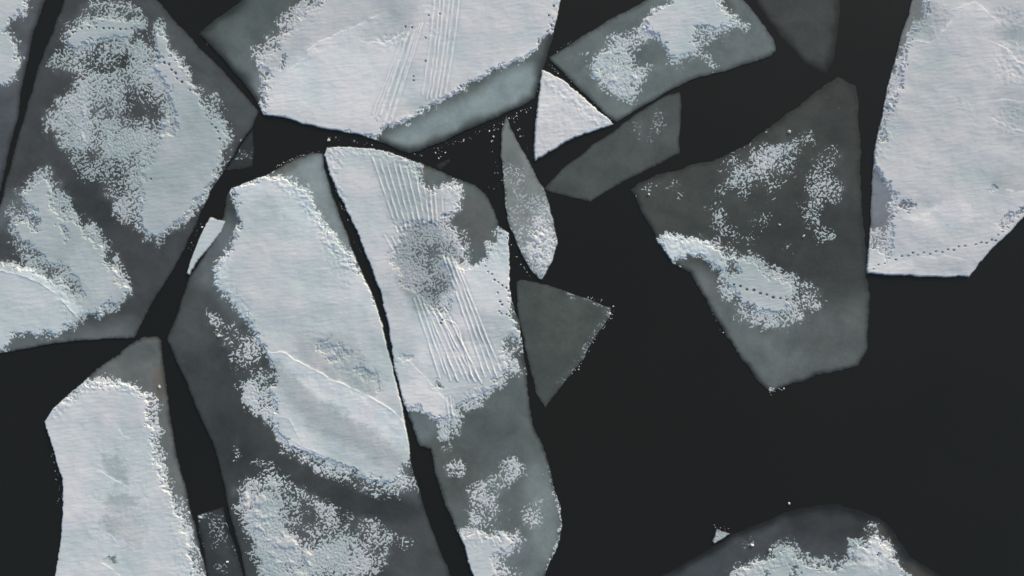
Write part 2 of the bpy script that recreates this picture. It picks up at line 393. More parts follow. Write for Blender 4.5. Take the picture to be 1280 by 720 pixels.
floe('ice_floe', 'large dark grey floe at upper left with three snow patches and lines of footprints',
     [(82, -4), (70, 30), (50, 80), (30, 150), (18, 190), (9, 225), (2, 250), (-6, 275), (-60, 345), (-60, 450), (0, 441), (67, 430), (127, 424), (167, 422),
      (171, 418), (193, 373), (213, 343), (233, 307), (263, 240), (279, 216), (300, 180), (317, 157), (323, 139), (300, 112), (267, 77), (213, 20), (192, -4), (150, -45), (100, -55)],
     [(74, 79, 80), ([(192, 0), (323, 139), (300, 170), (250, 110), (190, 40), (170, 0)], (84, 91, 92), 22), (ell(20, 265, 38, 26), (96, 106, 108), 20),
      ([(-60, 300), (10, 420), (165, 400), (170, 430), (0, 445), (-60, 450)], (104, 114, 116), 30), (ell(120, 250, 40, 50), (64, 70, 71), 30),
      (ell(145, 80, 45, 18), (56, 62, 62), 20), (ell(178, 135, 22, 26), (56, 62, 62), 20)],
     edge=3, edge_col=(52, 56, 56), seed=2, hue=0.05,
     patches=[
        ('snow_patch', [
            ([(96, 12), (112, 0), (150, -2), (170, 12), (182, 28), (172, 42), (160, 56), (150, 64), (110, 74), (88, 66), (76, 50), (86, 25)], .42, 12),
            ([(100, 65), (150, 58), (175, 50), (195, 60), (230, 90), (255, 120), (275, 145), (290, 160), (290, 185), (272, 215), (262, 240), (180, 245), (155, 280), (110, 212),
              (95, 200), (75, 185), (58, 162), (57, 145), (70, 122), (92, 112), (100, 95), (80, 78)], .66, 12),
            (ell(138, 76, 34, 12, -8), .30, 14), (ell(80, 78, 16, 12), .40, 10),
            (ell(100, 150, 26, 24, 20), .80, 22),
            (ell(176, 128, 24, 26, 20), .36, 18), (ell(190, 148, 14, 22, 0), .36, 12), (ell(118, 212, 34, 14, 35), .26, 14),
            (ell(142, 228, 20, 22, 0), .22, 16), (ell(165, 185, 18, 20), .8, 18),
            ([(192, 40), (197, 30), (207, 40), (214, 52), (224, 70), (234, 85), (238, 100), (250, 118), (266, 136), (285, 156), (286, 180), (276, 205), (272, 225), (264, 243), (242, 268),
              (220, 286), (197, 305), (184, 300), (170, 284), (172, 250), (176, 215), (190, 190), (203, 165), (205, 142), (213, 125), (203, 100), (194, 82), (172, 72), (166, 62), (182, 68), (190, 58)], FULL, 10),
            (ell(262, 125, 10, 26, -35), .5, 10), (ell(214, 150, 8, 20, 0), .78, 8), (ell(186, 70, 12, 14, 30), .62, 8),
            ([(84, 44), (98, 29), (125, 22), (150, 22), (172, 24), (176, 32), (166, 47), (140, 50), (118, 56), (96, 66), (84, 60)], FULL, 7)]),
        ('snow_patch', [
            ([(17, 240), (32, 228), (48, 212), (62, 206), (75, 220), (84, 238), (88, 262), (104, 272), (118, 280), (130, 295), (148, 325), (160, 350), (165, 368), (150, 380), (125, 395), (90, 375), (75, 362), (40, 338), (20, 312), (12, 285)], .5, 9),
            ([(22, 241), (36, 233), (48, 226), (60, 224), (66, 240), (70, 262), (90, 270), (103, 283), (116, 296), (126, 304), (138, 328), (152, 350), (162, 366), (154, 377), (140, 381), (126, 396), (104, 392), (86, 378), (100, 368), (96, 352),
              (82, 338), (62, 330), (45, 318), (30, 304), (18, 296), (15, 280), (32, 273), (48, 284), (40, 265), (30, 250)], FULL, 7),
            (ell(72, 342, 30, 9, 33), .72, 9), (ell(80, 292, 14, 4, 55), .80, 5), (ell(38, 272, 14, 4, 48), .25, 6)]),
        ('snow_patch', [
            ([(-60, 300), (0, 324), (14, 328), (28, 334), (55, 340), (90, 362), (112, 390), (103, 404), (96, 408), (80, 411), (72, 420), (56, 418), (38, 420), (20, 422), (12, 434), (2, 441), (-60, 446)], FULL, 6),
            (ell(85, 408, 12, 3, -10), .6, 5)])],
     tone=[([(-60, -60), (400, -60), (400, 500), (-60, 500)], .60, 10), ([(200, 120), (240, 130), (260, 180), (230, 260), (190, 250), (200, 180)], .56, 30),
           ([(-60, 320), (22, 343), (72, 370), (100, 400), (60, 430), (-60, 440)], .78, 14), ([(20, 330), (60, 345), (105, 390), (88, 388), (50, 352), (20, 340)], .95, 8),  # last polygon paints the sunlit band above the crest
           (ell(115, 340, 18, 40, -40), .68, 20)],
     crests=[([(-20, 336), (22, 343), (50, 354), (72, 369), (88, 387), (101, 402)], .10, 9, -1), ([(95, 272), (112, 290), (124, 303), (140, 330), (160, 362)], .05, 6, -1)],
     lumps=[(ell(90, 385, 25, 14, 40), .03, 8)],
     prints=dots([(95, 40), (103, 36), (112, 35), (121, 35), (130, 36), (137, 36), (142, 36), (151, 37), (158, 37), (165, 36), (88, 46), (84, 53), (87, 60), (92, 41),
                  (193, 55), (197, 64), (198, 72), (206, 79), (212, 81), (215, 88), (220, 92), (222, 99), (228, 103), (238, 113), (262, 142), (264, 149), (265, 156), (270, 160), (273, 165), (275, 174), (189, 224)], 1.3))

# tracks on the top middle floe
g3 = lines((503, 46), (466, 143), (528, 26), (489, 158), 8, .050, 5)
g3 += lines((546, -40), (528, 122), (577, -40), (556, 118), 6, .048, 4, 2)
floe('ice_floe', 'broad snow covered floe at top middle with parallel vehicle tracks and a teal bare rim',
     [(250, 42), (268, 25), (300, 3), (330, -30), (420, -60), (690, -60), (702, -25), (701, 0), (692, 43), (684, 68), (676, 95), (669, 122), (653, 133), (620, 147), (590, 160), (553, 177), (522, 190), (511, 192),
      (480, 180), (453, 170), (400, 160), (363, 150), (328, 144), (318, 122), (300, 97), (275, 70)],
     [(92, 104, 102), (ell(575, 150, 120, 24, -24), (140, 157, 158), 26), (ell(640, 112, 50, 22, -30), (146, 164, 166), 22), (ell(308, 80, 22, 50, -25), (104, 116, 115), 20), (ell(322, 120, 10, 30), (124, 138, 142), 14)],
     edge=15, edge_col=(50, 56, 56), seed=3, hue=0.7, teeth=.15,
     patches=[('snow_patch', [
        ([(402, -60), (396, -4), (368, 8), (350, 22), (342, 44), (322, 60), (319, 78), (326, 94), (330, 116), (328, 143), (360, 146), (400, 80), (420, 0)], .62, 10),
        ([(425, -60), (405, 0), (385, 14), (366, 32), (352, 52), (334, 68), (330, 82), (336, 96), (330, 116), (326, 146), (360, 155), (400, 165), (455, 174), (470, 170), (487, 161), (520, 148), (553, 128), (587, 108),
          (612, 92), (653, 76), (670, 64), (684, 48), (694, 38), (704, 5), (706, -60)], FULL, 5),
        (ell(355, 78, 4, 8, 30), .45, 4)])],
     tone=[([(300, -60), (720, -60), (720, 200), (300, 200)], .80, 10),
           ([(400, -60), (540, -60), (525, 25), (500, 48), (460, 50), (440, 35), (390, 60), (350, 90), (330, 90), (330, 60)], .68, 24),
           (ell(490, 15, 30, 22), .62, 26), ([(345, 95), (400, 62), (470, 60), (500, 60), (470, 140), (440, 150), (340, 130)], .93, 30),
           (ell(620, 20, 50, 50), .78, 30), (ell(550, 120, 60, 12, -25), .70, 14)],
     crests=[([(385, 66), (392, 59), (413, 47), (433, 38), (453, 30), (468, 22)], .09, 8, 1), ([(463, 53), (474, 55), (484, 54), (493, 50), (500, 44)], .09, 5, 1),
             ([(360, 92), (372, 80), (388, 66)], .04, 8, 1), ([(490, 159), (520, 146), (553, 126), (587, 106), (612, 90), (653, 74), (670, 62)], .05, 3, -1)],
     grooves=g3,
     lumps=[(ell(570, 118, 110, 7, -27), .035, 5), ([(326, 60), (350, 20), (400, -5), (410, 10), (350, 60), (340, 140), (326, 140)], .022, 10), (ell(490, 50, 22, 8, -10), .045, 6), (ell(692, 30, 7, 34, 14), .03, 5), (ell(540, 20, 10, 30, 0), .018, 6)],
     prints=dots([(517, 96), (517, 101), (536, 20), (532, 48), (550, 18), (532, 77), (507, 34), (515, 35), (686, 20), (689, 32), (684, 40), (692, 8), (681, 52)], 1.2))

floe('ice_floe', 'grey four sided floe at top right of centre with an irregular white snow patch',
     [(686, 73), (717, 53), (753, 30), (803, 3), (815, -4), (860, -40), (900, -40), (927, -3), (940, 13), (955, 33), (967, 50), (970, 63), (962, 70), (940, 78), (920, 85), (867, 99), (833, 115), (807, 131), (771, 152),
      (767, 150), (747, 133), (717, 105)],
     [(106, 119, 119), (ell(800, 72, 22, 12), (98, 111, 112), 12), (ell(930, 60, 35, 18, -10), (108, 120, 122), 18), (ell(905, 8, 18, 10, 40), (88, 94, 92), 12), (ell(775, 125, 40, 22, 30), (114, 128, 128), 20)],
     edge=6, edge_col=(66, 73, 73), seed=4, hue=0.2, teeth=.2,
     patches=[('snow_patch', [
        ([(808, 20), (825, 5), (850, -8), (895, -10), (905, 8), (922, 20), (936, 34), (915, 40), (895, 44), (885, 48), (880, 62), (893, 84), (880, 76), (862, 76), (836, 82), (826, 60), (812, 46), (796, 44)], .5, 7),
        ([(813, 14), (830, 6), (850, -8), (893, -8), (907, 14), (926, 30), (910, 34), (888, 41), (878, 34), (868, 46), (872, 64), (858, 71), (836, 76), (830, 58), (818, 44), (803, 36)], FULL, 6)]),
        ('snow_patch', [
        ([(800, 38), (770, 48), (745, 58), (733, 70), (733, 90), (750, 108), (775, 120), (792, 126), (800, 105), (822, 88), (815, 80), (790, 86), (785, 66), (800, 56), (812, 46)], .48, 12),
        (ell(760, 72, 20, 12, -35), .88, 16), (ell(778, 98, 26, 13, 5), .86, 16), (ell(758, 88, 20, 16, 30), .9, 14)])],
     tone=[([(600, -60), (1000, -60), (1000, 200), (600, 200)], .74, 10)],
     lumps=[(ell(775, 90, 45, 30), .02, 14)])

floe('ice_floe', 'small bright triangular floe fully covered in snow beside the grey four sided floe',
     [(678, 87), (700, 97), (733, 124), (768, 155), (730, 168), (700, 182), (668, 202), (668, 167), (672, 127), (676, 97)],
     [(130, 138, 138)], edge=1, edge_col=(90, 96, 96), top=.12, seed=5, hue=0.9, rag=.5, teeth=.35, depth=.2,
     patches=[('snow_cover', [(ell(705, 145, 90, 90), FULL, 4)])],
     tone=[(ell(700, 145, 99, 99), .86, 4), ([(672, 150), (720, 170), (668, 202)], .78, 20), ([(678, 87), (768, 155), (745, 150), (685, 104)], 1.0, 12)],  # last polygon paints the sunlit upper right edge brighter
     lumps=[([(678, 87), (768, 155), (745, 160), (680, 107)], .03, 8), (ell(700, 145, 80, 80), .012, 8)])

floe('ice_floe', 'dark bare ice plate partly tucked under the lower edge of the grey four sided floe',
     [(849, 115), (852, 133), (849, 192), (807, 213), (757, 239), (739, 252), (713, 247), (687, 240), (680, 236), (700, 213), (730, 190), (767, 163), (807, 135), (833, 119)],
     [(82, 90, 89), (ell(700, 235, 25, 10), (74, 81, 80), 14), (ell(815, 165, 30, 25, -30), (88, 96, 95), 25)], edge=3.5, edge_col=(48, 52, 52), top=.045, seed=6, teeth=.12,
     patches=[('frost_patch', [(ell(810, 157, 14, 12, -30), .16, 16)])], tone=[(ell(810, 157, 60, 60), .3, 4)])

floe('ice_floe', 'narrow leaf shaped sliver of ice with white crusted lower half in the central channel',
     [(632, 145), (647, 177), (663, 207), (680, 237), (693, 277), (697, 303), (690, 327), (677, 350), (663, 337), (647, 307), (633, 273), (629, 223), (626, 193), (628, 160)],
     [(134, 144, 141), (ell(640, 190, 12, 45, -8), (124, 134, 131), 12), (ell(672, 310, 22, 45), (146, 156, 156), 20)], edge=2.5, edge_col=(74, 80, 79), top=.12, seed=7, hue=0.5,
     patches=[('snow_crust', [([(630, 240), (655, 250), (684, 250), (700, 300), (680, 352), (655, 330), (632, 280)], .42, 26),
                              ([(660, 290), (684, 268), (697, 300), (690, 330), (678, 346), (665, 335), (660, 315)], .84, 20), (ell(650, 245, 16, 40, -12), .16, 20)])],
     tone=[(ell(660, 280, 99, 99), .62, 4), (ell(680, 305, 22, 30), .85, 15)],
     lumps=[(ell(665, 305, 40, 50), .05, 14)])

floe('ice_floe', 'dark bare triangular plate of ice with a sharp lower tip right of centre',
     [(645, 354), (650, 350), (683, 355), (730, 372), (764, 384), (762, 397), (747, 417), (730, 447), (711, 471), (681, 510), (671, 493), (658, 440), (648, 395)],
     [(80, 88, 85), (ell(710, 400, 30, 30), (84, 92, 88), 25)], edge=2.2, edge_col=(62, 68, 66), top=.07, seed=8,
     patches=[('frost_fringe', [([(768, 380), (768, 400), (752, 420), (733, 450), (712, 474), (700, 480), (740, 415), (757, 392), (728, 374), (700, 362), (700, 356), (735, 370)], .16, 4)])], tone=[(ell(700, 400, 199, 199), .35, 4)])

floe('ice_floe', 'very dark thin ice plate at the top edge with blurred rounded lower tip',
     [(915, -50), (941, -2), (973, 43), (1007, 80), (1033, 92), (1041, 77), (1048, 33), (1050, -5), (1050, -55)],
     [(66, 72, 72), (ell(1005, 15, 30, 30), (70, 76, 76), 20)], edge=13, edge_col=(37, 41, 41), top=.03, seed=9, teeth=.1, rag=.7)

floe('ice_floe', 'large dark floe right of centre with a snow drift crossed by footprints',
     [(1035, 103), (1050, 97), (1068, 107), (1073, 127), (1077, 233), (1078, 262), (1083, 337), (1087, 376), (1084, 438), (1072, 458), (1023, 469), (980, 484), (962, 490), (953, 484), (926, 446), (904, 414),
      (883, 376), (863, 341), (840, 330), (821, 299), (801, 263), (788, 236), (800, 228), (827, 217), (903, 197), (940, 176), (973, 150), (1007, 127)],
     [(70, 76, 74), (ell(830, 250, 45, 35, -10), (76, 82, 79), 35), (ell(1048, 108, 26, 16), (50, 54, 54), 22), (ell(1010, 290, 70, 50), (64, 69, 68), 40), (ell(1050, 140, 25, 40), (64, 69, 68), 25),
      ([(845, 330), (900, 360), (960, 400), (1080, 380), (1086, 450), (960, 490)], (108, 119, 118), 60), ([(852, 330), (885, 340), (950, 420), (960, 480), (925, 445), (870, 360)], (108, 118, 118), 26),
      (ell(1040, 425, 50, 30), (96, 105, 104), 35)],
     edge=7, edge_col=(50, 55, 54), top=.06, seed=10, hue=0.3, teeth=.35, rag=.8,
     patches=[
        ('snow_patch', [([(895, 220), (925, 192), (955, 176), (980, 160), (1005, 165), (1012, 190), (990, 215), (965, 230), (935, 248), (908, 252), (893, 240)], .13, 18),
                        ([(912, 212), (940, 194), (965, 184), (990, 176), (996, 190), (978, 206), (950, 218), (925, 232), (910, 230)], .62, 18)]),
        ('snow_patch', [([(1018, 192), (1046, 186), (1058, 212), (1056, 252), (1034, 272), (1008, 262), (1012, 225)], .14, 16), (ell(1042, 238, 10, 14), .26, 16), (ell(1003, 262, 18, 14), .14, 10)]),
        ('snow_drift', [([(828, 296), (845, 293), (870, 295), (895, 300), (912, 312), (945, 318), (960, 332), (985, 345), (1018, 355), (1030, 375), (1010, 392), (985, 405), (950, 408), (925, 392), (900, 362), (898, 340), (885, 326)], .45, 8),
                        ([(817, 296), (845, 297), (870, 299), (888, 304), (902, 315), (918, 324), (945, 326), (955, 338), (975, 350), (990, 354), (1002, 362), (1000, 376), (985, 388), (968, 392), (945, 388), (928, 380), (914, 366), (908, 352), (900, 338),
                          (888, 328), (870, 322), (848, 325), (836, 333)], FULL, 6),
                        (ell(914, 338, 9, 8, 30), .5, 6), (ell(955, 400, 34, 9, 12), .55, 8), (ell(1006, 372, 18, 14), .45, 10)]),
        ('snow_dusting', [(ell(830, 240, 36, 14, -15), .035, 10), (ell(960, 280, 80, 30, 10), .015, 20), (ell(960, 487, 12, 3, -20), .6, 3), (ell(860, 370, 8, 50, -30), .05, 8)])],
     tone=[([(780, 90), (1100, 90), (1100, 500), (780, 500)], .70, 10), (ell(852, 310, 40, 16), .95, 14), (ell(955, 355, 50, 24, 25), .64, 14)],
     crests=[([(821, 300), (845, 298), (868, 301), (885, 306)], .07, 5, -1)],
     lumps=[(ell(860, 305, 40, 12, 8), .04, 8), (ell(905, 335, 18, 14), .03, 8)],
     prints=dots([(917, 356), (925, 358), (933, 362), (942, 363), (950, 367), (958, 368.5), (966, 372), (975, 373), (983, 375), (991, 374)], 1.55))

e11 = [(140, 525), (167, 500), (203, 493), (265, 472), (298, 453), (335, 450), (360, 433), (388, 445), (423, 432), (457, 440), (490, 427), (525, 430), (557, 415), (590, 418), (617, 398), (652, 395), (712, 387), (742, 376), (773, 378), (803, 360), (825, 365), (838, 332), (862, 315), (870, 287)]
floe('ice_floe', 'huge snow covered floe filling the right edge with a dotted footprint line near its bottom',
     [(1141, -3), (1130, 33), (1120, 67), (1110, 107), (1102, 147), (1094, 173), (1091, 207), (1089, 245), (1087, 287), (1083, 338), (1085, 342), (1149, 346), (1202, 346), (1211, 347), (1224, 329), (1249, 302),
      (1273, 277), (1282, 270), (1343, 236), (1343, -60), (1158, -60)],
     [(122, 131, 136), (ell(1100, 255, 16, 34), (128, 138, 146), 12), (ell(1145, 25, 14, 30), (120, 128, 130), 12)], edge=2, edge_col=(90, 96, 98), top=.11, seed=11, hue=0.9, depth=.2,
     patches=[('snow_cover', [
        ([(1160, -60), (1155, 0), (1150, 20), (1134, 44), (1124, 66), (1112, 100), (1100, 150), (1090, 175), (1089, 205), (1102, 222), (1112, 240), (1110, 282), (1080, 290), (1078, 352), (1215, 352), (1290, 280), (1350, 240), (1350, -60)], .72, 5),
        ([(1166, -60), (1159, 0), (1158, 17), (1142, 43), (1135, 57), (1126, 90), (1112, 130), (1104, 160), (1102, 172), (1092, 184), (1092, 206), (1104, 222), (1116, 243), (1117, 280), (1112, 292), (1080, 318), (1078, 352), (1215, 352), (1290, 280),
          (1350, 240), (1350, -60)], FULL, 5),
        (ell(1133, 258, 9, 5, -20), .45, 5), (ell(1103, 308, 8, 13, -30), .62, 8), (ell(1268, 268, 20, 4, -25), .5, 4), (ell(1258, 279, 5, 6), .5, 5), (ell(1118, 120, 4, 20, 12), .8, 5), (ell(1240, 235, 5, 3, -50), .7, 5),
        (ell(1103, 172, 5, 4, -20), .4, 4)])],
     tone=[([(1050, -60), (1350, -60), (1350, 400), (1050, 400)], .73, 10),
           ([(1155, 0), (1190, 15), (1170, 52), (1143, 53), (1130, 60)], .58, 8), (ell(1262, 42, 22, 10, 5), .56, 10), (ell(1265, 140, 30, 40), .62, 24), (ell(1262, 15, 24, 14, 20), .66, 12),
           (ell(1180, 270, 45, 14, -5), .86, 16), (ell(1105, 330, 40, 12), .85, 12), (ell(1180, 330, 40, 10), .66, 14), (ell(1155, 252, 26, 6, -5), .64, 10), (ell(1115, 120, 10, 45, 12), .66, 14), (ell(1170, 130, 40, 60), .70, 40), (ell(1262, 225, 24, 18), .62, 12)],
     crests=[([(1133, 58), (1143, 53), (1158, 55), (1170, 51), (1178, 42), (1187, 30)], .09, 7, -1), ([(1190, 12), (1202, 10), (1217, 3), (1226, 9), (1233, 17), (1240, 22), (1248, 31)], .09, 7, 1),
             ([(1247, 57), (1253, 60), (1262, 66), (1270, 78), (1281, 82)], .11, 6, 1), ([(1128, 274), (1140, 278), (1152, 276), (1163, 267), (1175, 262)], .07, 6, -1), ([(1240, 150), (1252, 156), (1268, 163), (1290, 168)], .08, 6, 1),
             ([(1258, 238), (1268, 240), (1290, 238)], .06, 6, 1), ([(1236, 276), (1246, 282), (1256, 288)], .05, 5, 1), ([(1150, 322), (1170, 322), (1186, 319), (1200, 324)], .04, 4, 1), ([(1264, 92), (1275, 98), (1290, 103)], .08, 7, 1), ([(1242, 127), (1258, 125), (1285, 129)], .05, 5, 1)],
     lumps=[(ell(1265, 25, 28, 12, 25), .03, 8), (ell(1265, 80, 24, 30), .03, 12), (ell(1265, 150, 28, 20), .025, 10), (ell(1110, 150, 10, 60, 10), .02, 8), (ell(1165, 30, 22, 24), .018, 8), (ell(1200, 345, 20, 4), .03, 3), (ell(1206, 135, 8, 18, -50), .02, 6)],
     prints=dots([(1060 + x / 4.5, 220 + y / 4.5) for x, y in e11], 1.0))

floe('ice_floe', 'pale snow covered floe at lower left whose snow stops at a lumpy top edge',
     [(202, 427), (204, 449), (209, 489), (216, 542), (227, 591), (244, 658), (256, 707), (262, 745), (268, 783), (62, 783), (68, 730), (76, 676), (79, 631), (78, 596), (64, 556), (56, 527), (67, 509), (102, 478),
      (133, 453), (169, 427), (180, 421), (195, 421)],
     [(112, 119, 118), (ell(200, 480, 8, 22), (108, 106, 99), 10), (ell(175, 440, 26, 12), (100, 108, 107), 16), (ell(235, 650, 8, 70, -12), (120, 128, 128), 10)], edge=5, edge_col=(58, 62, 61), top=.10, seed=12, hue=0.45, depth=.2, teeth=.35,
     patches=[('snow_cover', [
        ([(50, 525), (64, 508), (85, 491), (104, 477), (125, 472), (150, 475), (172, 480), (190, 492), (198, 500), (200, 545), (208, 585), (230, 627), (242, 667), (254, 707), (258, 790), (50, 790)], .55, 6),
        ([(50, 525), (62, 510), (85, 495), (105, 481), (125, 477), (150, 479), (170, 484), (182, 490), (187, 497), (188, 530), (191, 550), (200, 587), (220, 627), (233, 667), (243, 707), (247, 790), (50, 790)], FULL, 6),
        (ell(140, 696, 4, 3, -40), .35, 3)])],
     tone=[([(0, 400), (300, 400), (300, 800), (0, 800)], .82, 10), (ell(158, 530, 18, 16), .62, 12), (ell(145, 585, 12, 22, -35), .60, 12), (ell(150, 628, 22, 12), .60, 10), (ell(165, 660, 18, 26, -20), .68, 10),
           ([(120, 495), (170, 495), (180, 540), (150, 560), (120, 540)], .76, 16), (ell(140, 655, 14, 12), .60, 8), (ell(140, 696, 7, 5, -30), .42, 5)],
     crests=[([(105, 483), (125, 479), (150, 481), (170, 486), (186, 497)], .05, 5, -1), ([(132, 592), (145, 600), (156, 606)], .06, 5, 1), ([(132, 664), (142, 670), (146, 676)], .06, 5, 1), ([(130, 704), (140, 710), (150, 718)], .06, 5, 1), ([(150, 536), (155, 545), (165, 548)], .03, 5, 1)],
     lumps=[([(60, 515), (105, 480), (150, 475), (190, 492), (190, 502), (150, 488), (105, 492), (70, 525)], .05, 8), ([(185, 500), (195, 550), (240, 680), (250, 760), (225, 760), (205, 620), (180, 560)], .022, 14), (ell(150, 620, 40, 70), .010, 20)])

floe('ice_floe', 'long floe left of centre with a smooth snow field above and speckled snow below',
     [(403, 191), (387, 193), (360, 203), (333, 218), (290, 234), (283, 250), (279, 272), (267, 300), (253, 323), (237, 347), (227, 377), (219, 400), (209, 424), (228, 465), (247, 512), (271, 564), (285, 630), (301, 692), (308, 725), (322, 783),
      (585, 783), (562, 720), (547, 680), (531, 636), (514, 578), (511, 555), (502, 500), (489, 452), (478, 404), (470, 380), (457, 347), (440, 310), (417, 247), (405, 208)],
     [(70, 76, 76), ([(290, 230), (403, 190), (417, 247), (460, 350), (400, 330), (330, 240)], (142, 157, 158), 24), (ell(272, 320, 22, 50, 22), (104, 115, 117), 26), (ell(245, 400, 30, 40, 20), (82, 89, 89), 30),
      (ell(290, 370, 20, 40, -20), (94, 104, 106), 20), (ell(350, 212, 24, 8, -20), (112, 120, 114), 10), (ell(505, 600, 18, 40, -20), (92, 100, 102), 22), (ell(520, 690, 40, 50), (80, 86, 87), 30), (ell(290, 560, 26, 50, -20), (62, 68, 68), 24),
      (ell(470, 630, 60, 18, 10), (62, 68, 69), 18)],
     edge=4, edge_col=(50, 54, 54), top=.10, seed=13, hue=0.35, teeth=.2, depth=.2,
     patches=[
        ('snow_field', [
            ([(262, 392), (283, 405), (300, 388), (330, 430), (345, 470), (340, 520), (318, 505), (298, 478), (296, 452), (280, 430), (268, 408)], .34, 10),
            ([(318, 486), (340, 500), (362, 560), (400, 576), (440, 585), (470, 600), (512, 580), (520, 610), (500, 618), (462, 618), (430, 600), (395, 588), (360, 570), (335, 535), (318, 505)], .5, 8),
            ([(286, 236), (310, 224), (333, 219), (346, 217), (362, 222), (382, 235), (394, 250), (402, 268), (413, 288), (428, 304), (444, 322), (450, 334), (462, 345), (480, 390), (500, 450), (512, 500), (520, 575), (504, 584), (500, 596), (485, 606),
              (462, 602), (438, 588), (408, 577), (382, 572), (358, 555), (342, 532), (335, 512), (330, 495), (344, 474), (336, 448), (318, 418), (300, 392), (283, 377), (270, 357), (267, 340), (277, 320), (290, 300), (299, 280), (295, 257)], FULL, 6),
            ([(385, 422), (400, 418), (440, 436), (468, 462), (484, 486), (470, 490), (440, 470), (405, 452)], .93, 18),
            (ell(403, 434, 5, 4, 30), .6, 6), (ell(423, 447, 6, 4, -30), .7, 6), (ell(452, 466, 12, 5, 35), .76, 8), (ell(325, 500, 18, 28, -25), .6, 8)]),
        ('snow_patch', [
            ([(292, 610), (312, 598), (345, 596), (385, 612), (412, 634), (430, 648), (470, 648), (490, 660), (488, 690), (465, 720), (450, 783), (350, 783), (322, 700), (303, 650)], .45, 14),
            ([(299, 612), (322, 604), (345, 612), (350, 640), (362, 660), (392, 690), (400, 783), (352, 783), (325, 690), (306, 645)], .90, 18), (ell(355, 618, 20, 8, 20), .42, 12), (ell(385, 640, 16, 18, 0), .34, 12),
            (ell(425, 690, 30, 26), .66, 20), (ell(350, 585, 30, 4, 10), .08, 10)]),
        ('snow_dusting', [(ell(274, 420, 4, 2), .9, 3), (ell(296, 560, 3, 14), .12, 6), (ell(503, 680, 12, 8), .05, 8), (ell(300, 464, 8, 18, -20), .10, 10)])],
     tone=[([(200, 150), (600, 150), (600, 800), (200, 800)], .76, 10),
           ([(290, 236), (340, 218), (380, 235), (400, 270), (445, 325), (480, 390), (440, 380), (380, 290), (300, 245)], .92, 22), (ell(330, 280, 26, 36), .74, 20), (ell(400, 340, 40, 50, -30), .80, 30),
           (ell(278, 335, 10, 22, 20), .9, 10), ([(370, 410), (440, 420), (480, 480), (470, 500), (420, 480), (370, 445)], .60, 18), (ell(360, 395, 30, 16, 20), .72, 20),
           ([(347, 440), (372, 453), (415, 474), (470, 500), (506, 530), (514, 565), (480, 545), (420, 510), (370, 480)], .95, 12),
           ([(335, 455), (350, 450), (400, 500), (460, 535), (505, 570), (500, 590), (440, 560), (400, 540), (360, 500)], .56, 22), (ell(365, 545, 16, 24, -30), .80, 12),
           ([(295, 600), (500, 640), (500, 783), (295, 783)], .66, 10), (ell(495, 400, 16, 60, -12), .72, 12)],
     crests=[([(345, 441), (359, 442), (368, 449), (380, 455), (395, 462), (415, 474), (435, 482), (450, 489), (470, 500), (490, 512), (502, 524)], .12, 11, 1),
             ([(350, 522), (362, 524), (366, 532), (372, 544)], .06, 5, -1), ([(375, 556), (388, 562), (400, 568)], .07, 5, -1), ([(296, 236), (310, 229), (333, 223), (347, 222)], .05, 6, 1)],
     lumps=[([(325, 218), (352, 214), (385, 232), (402, 262), (420, 295), (448, 325), (450, 345), (430, 335), (405, 305), (385, 270), (370, 250), (345, 232)], .065, 8), (ell(420, 330, 12, 34, -35), .02, 12), (ell(275, 335, 10, 34, 15), .028, 8),
            (ell(330, 290, 6, 60, 0), .0, 8), (ell(310, 400, 10, 60, -28), .03, 8), (ell(440, 590, 80, 8, 16), .03, 8), (ell(430, 450, 60, 20, 35), .016, 10)])

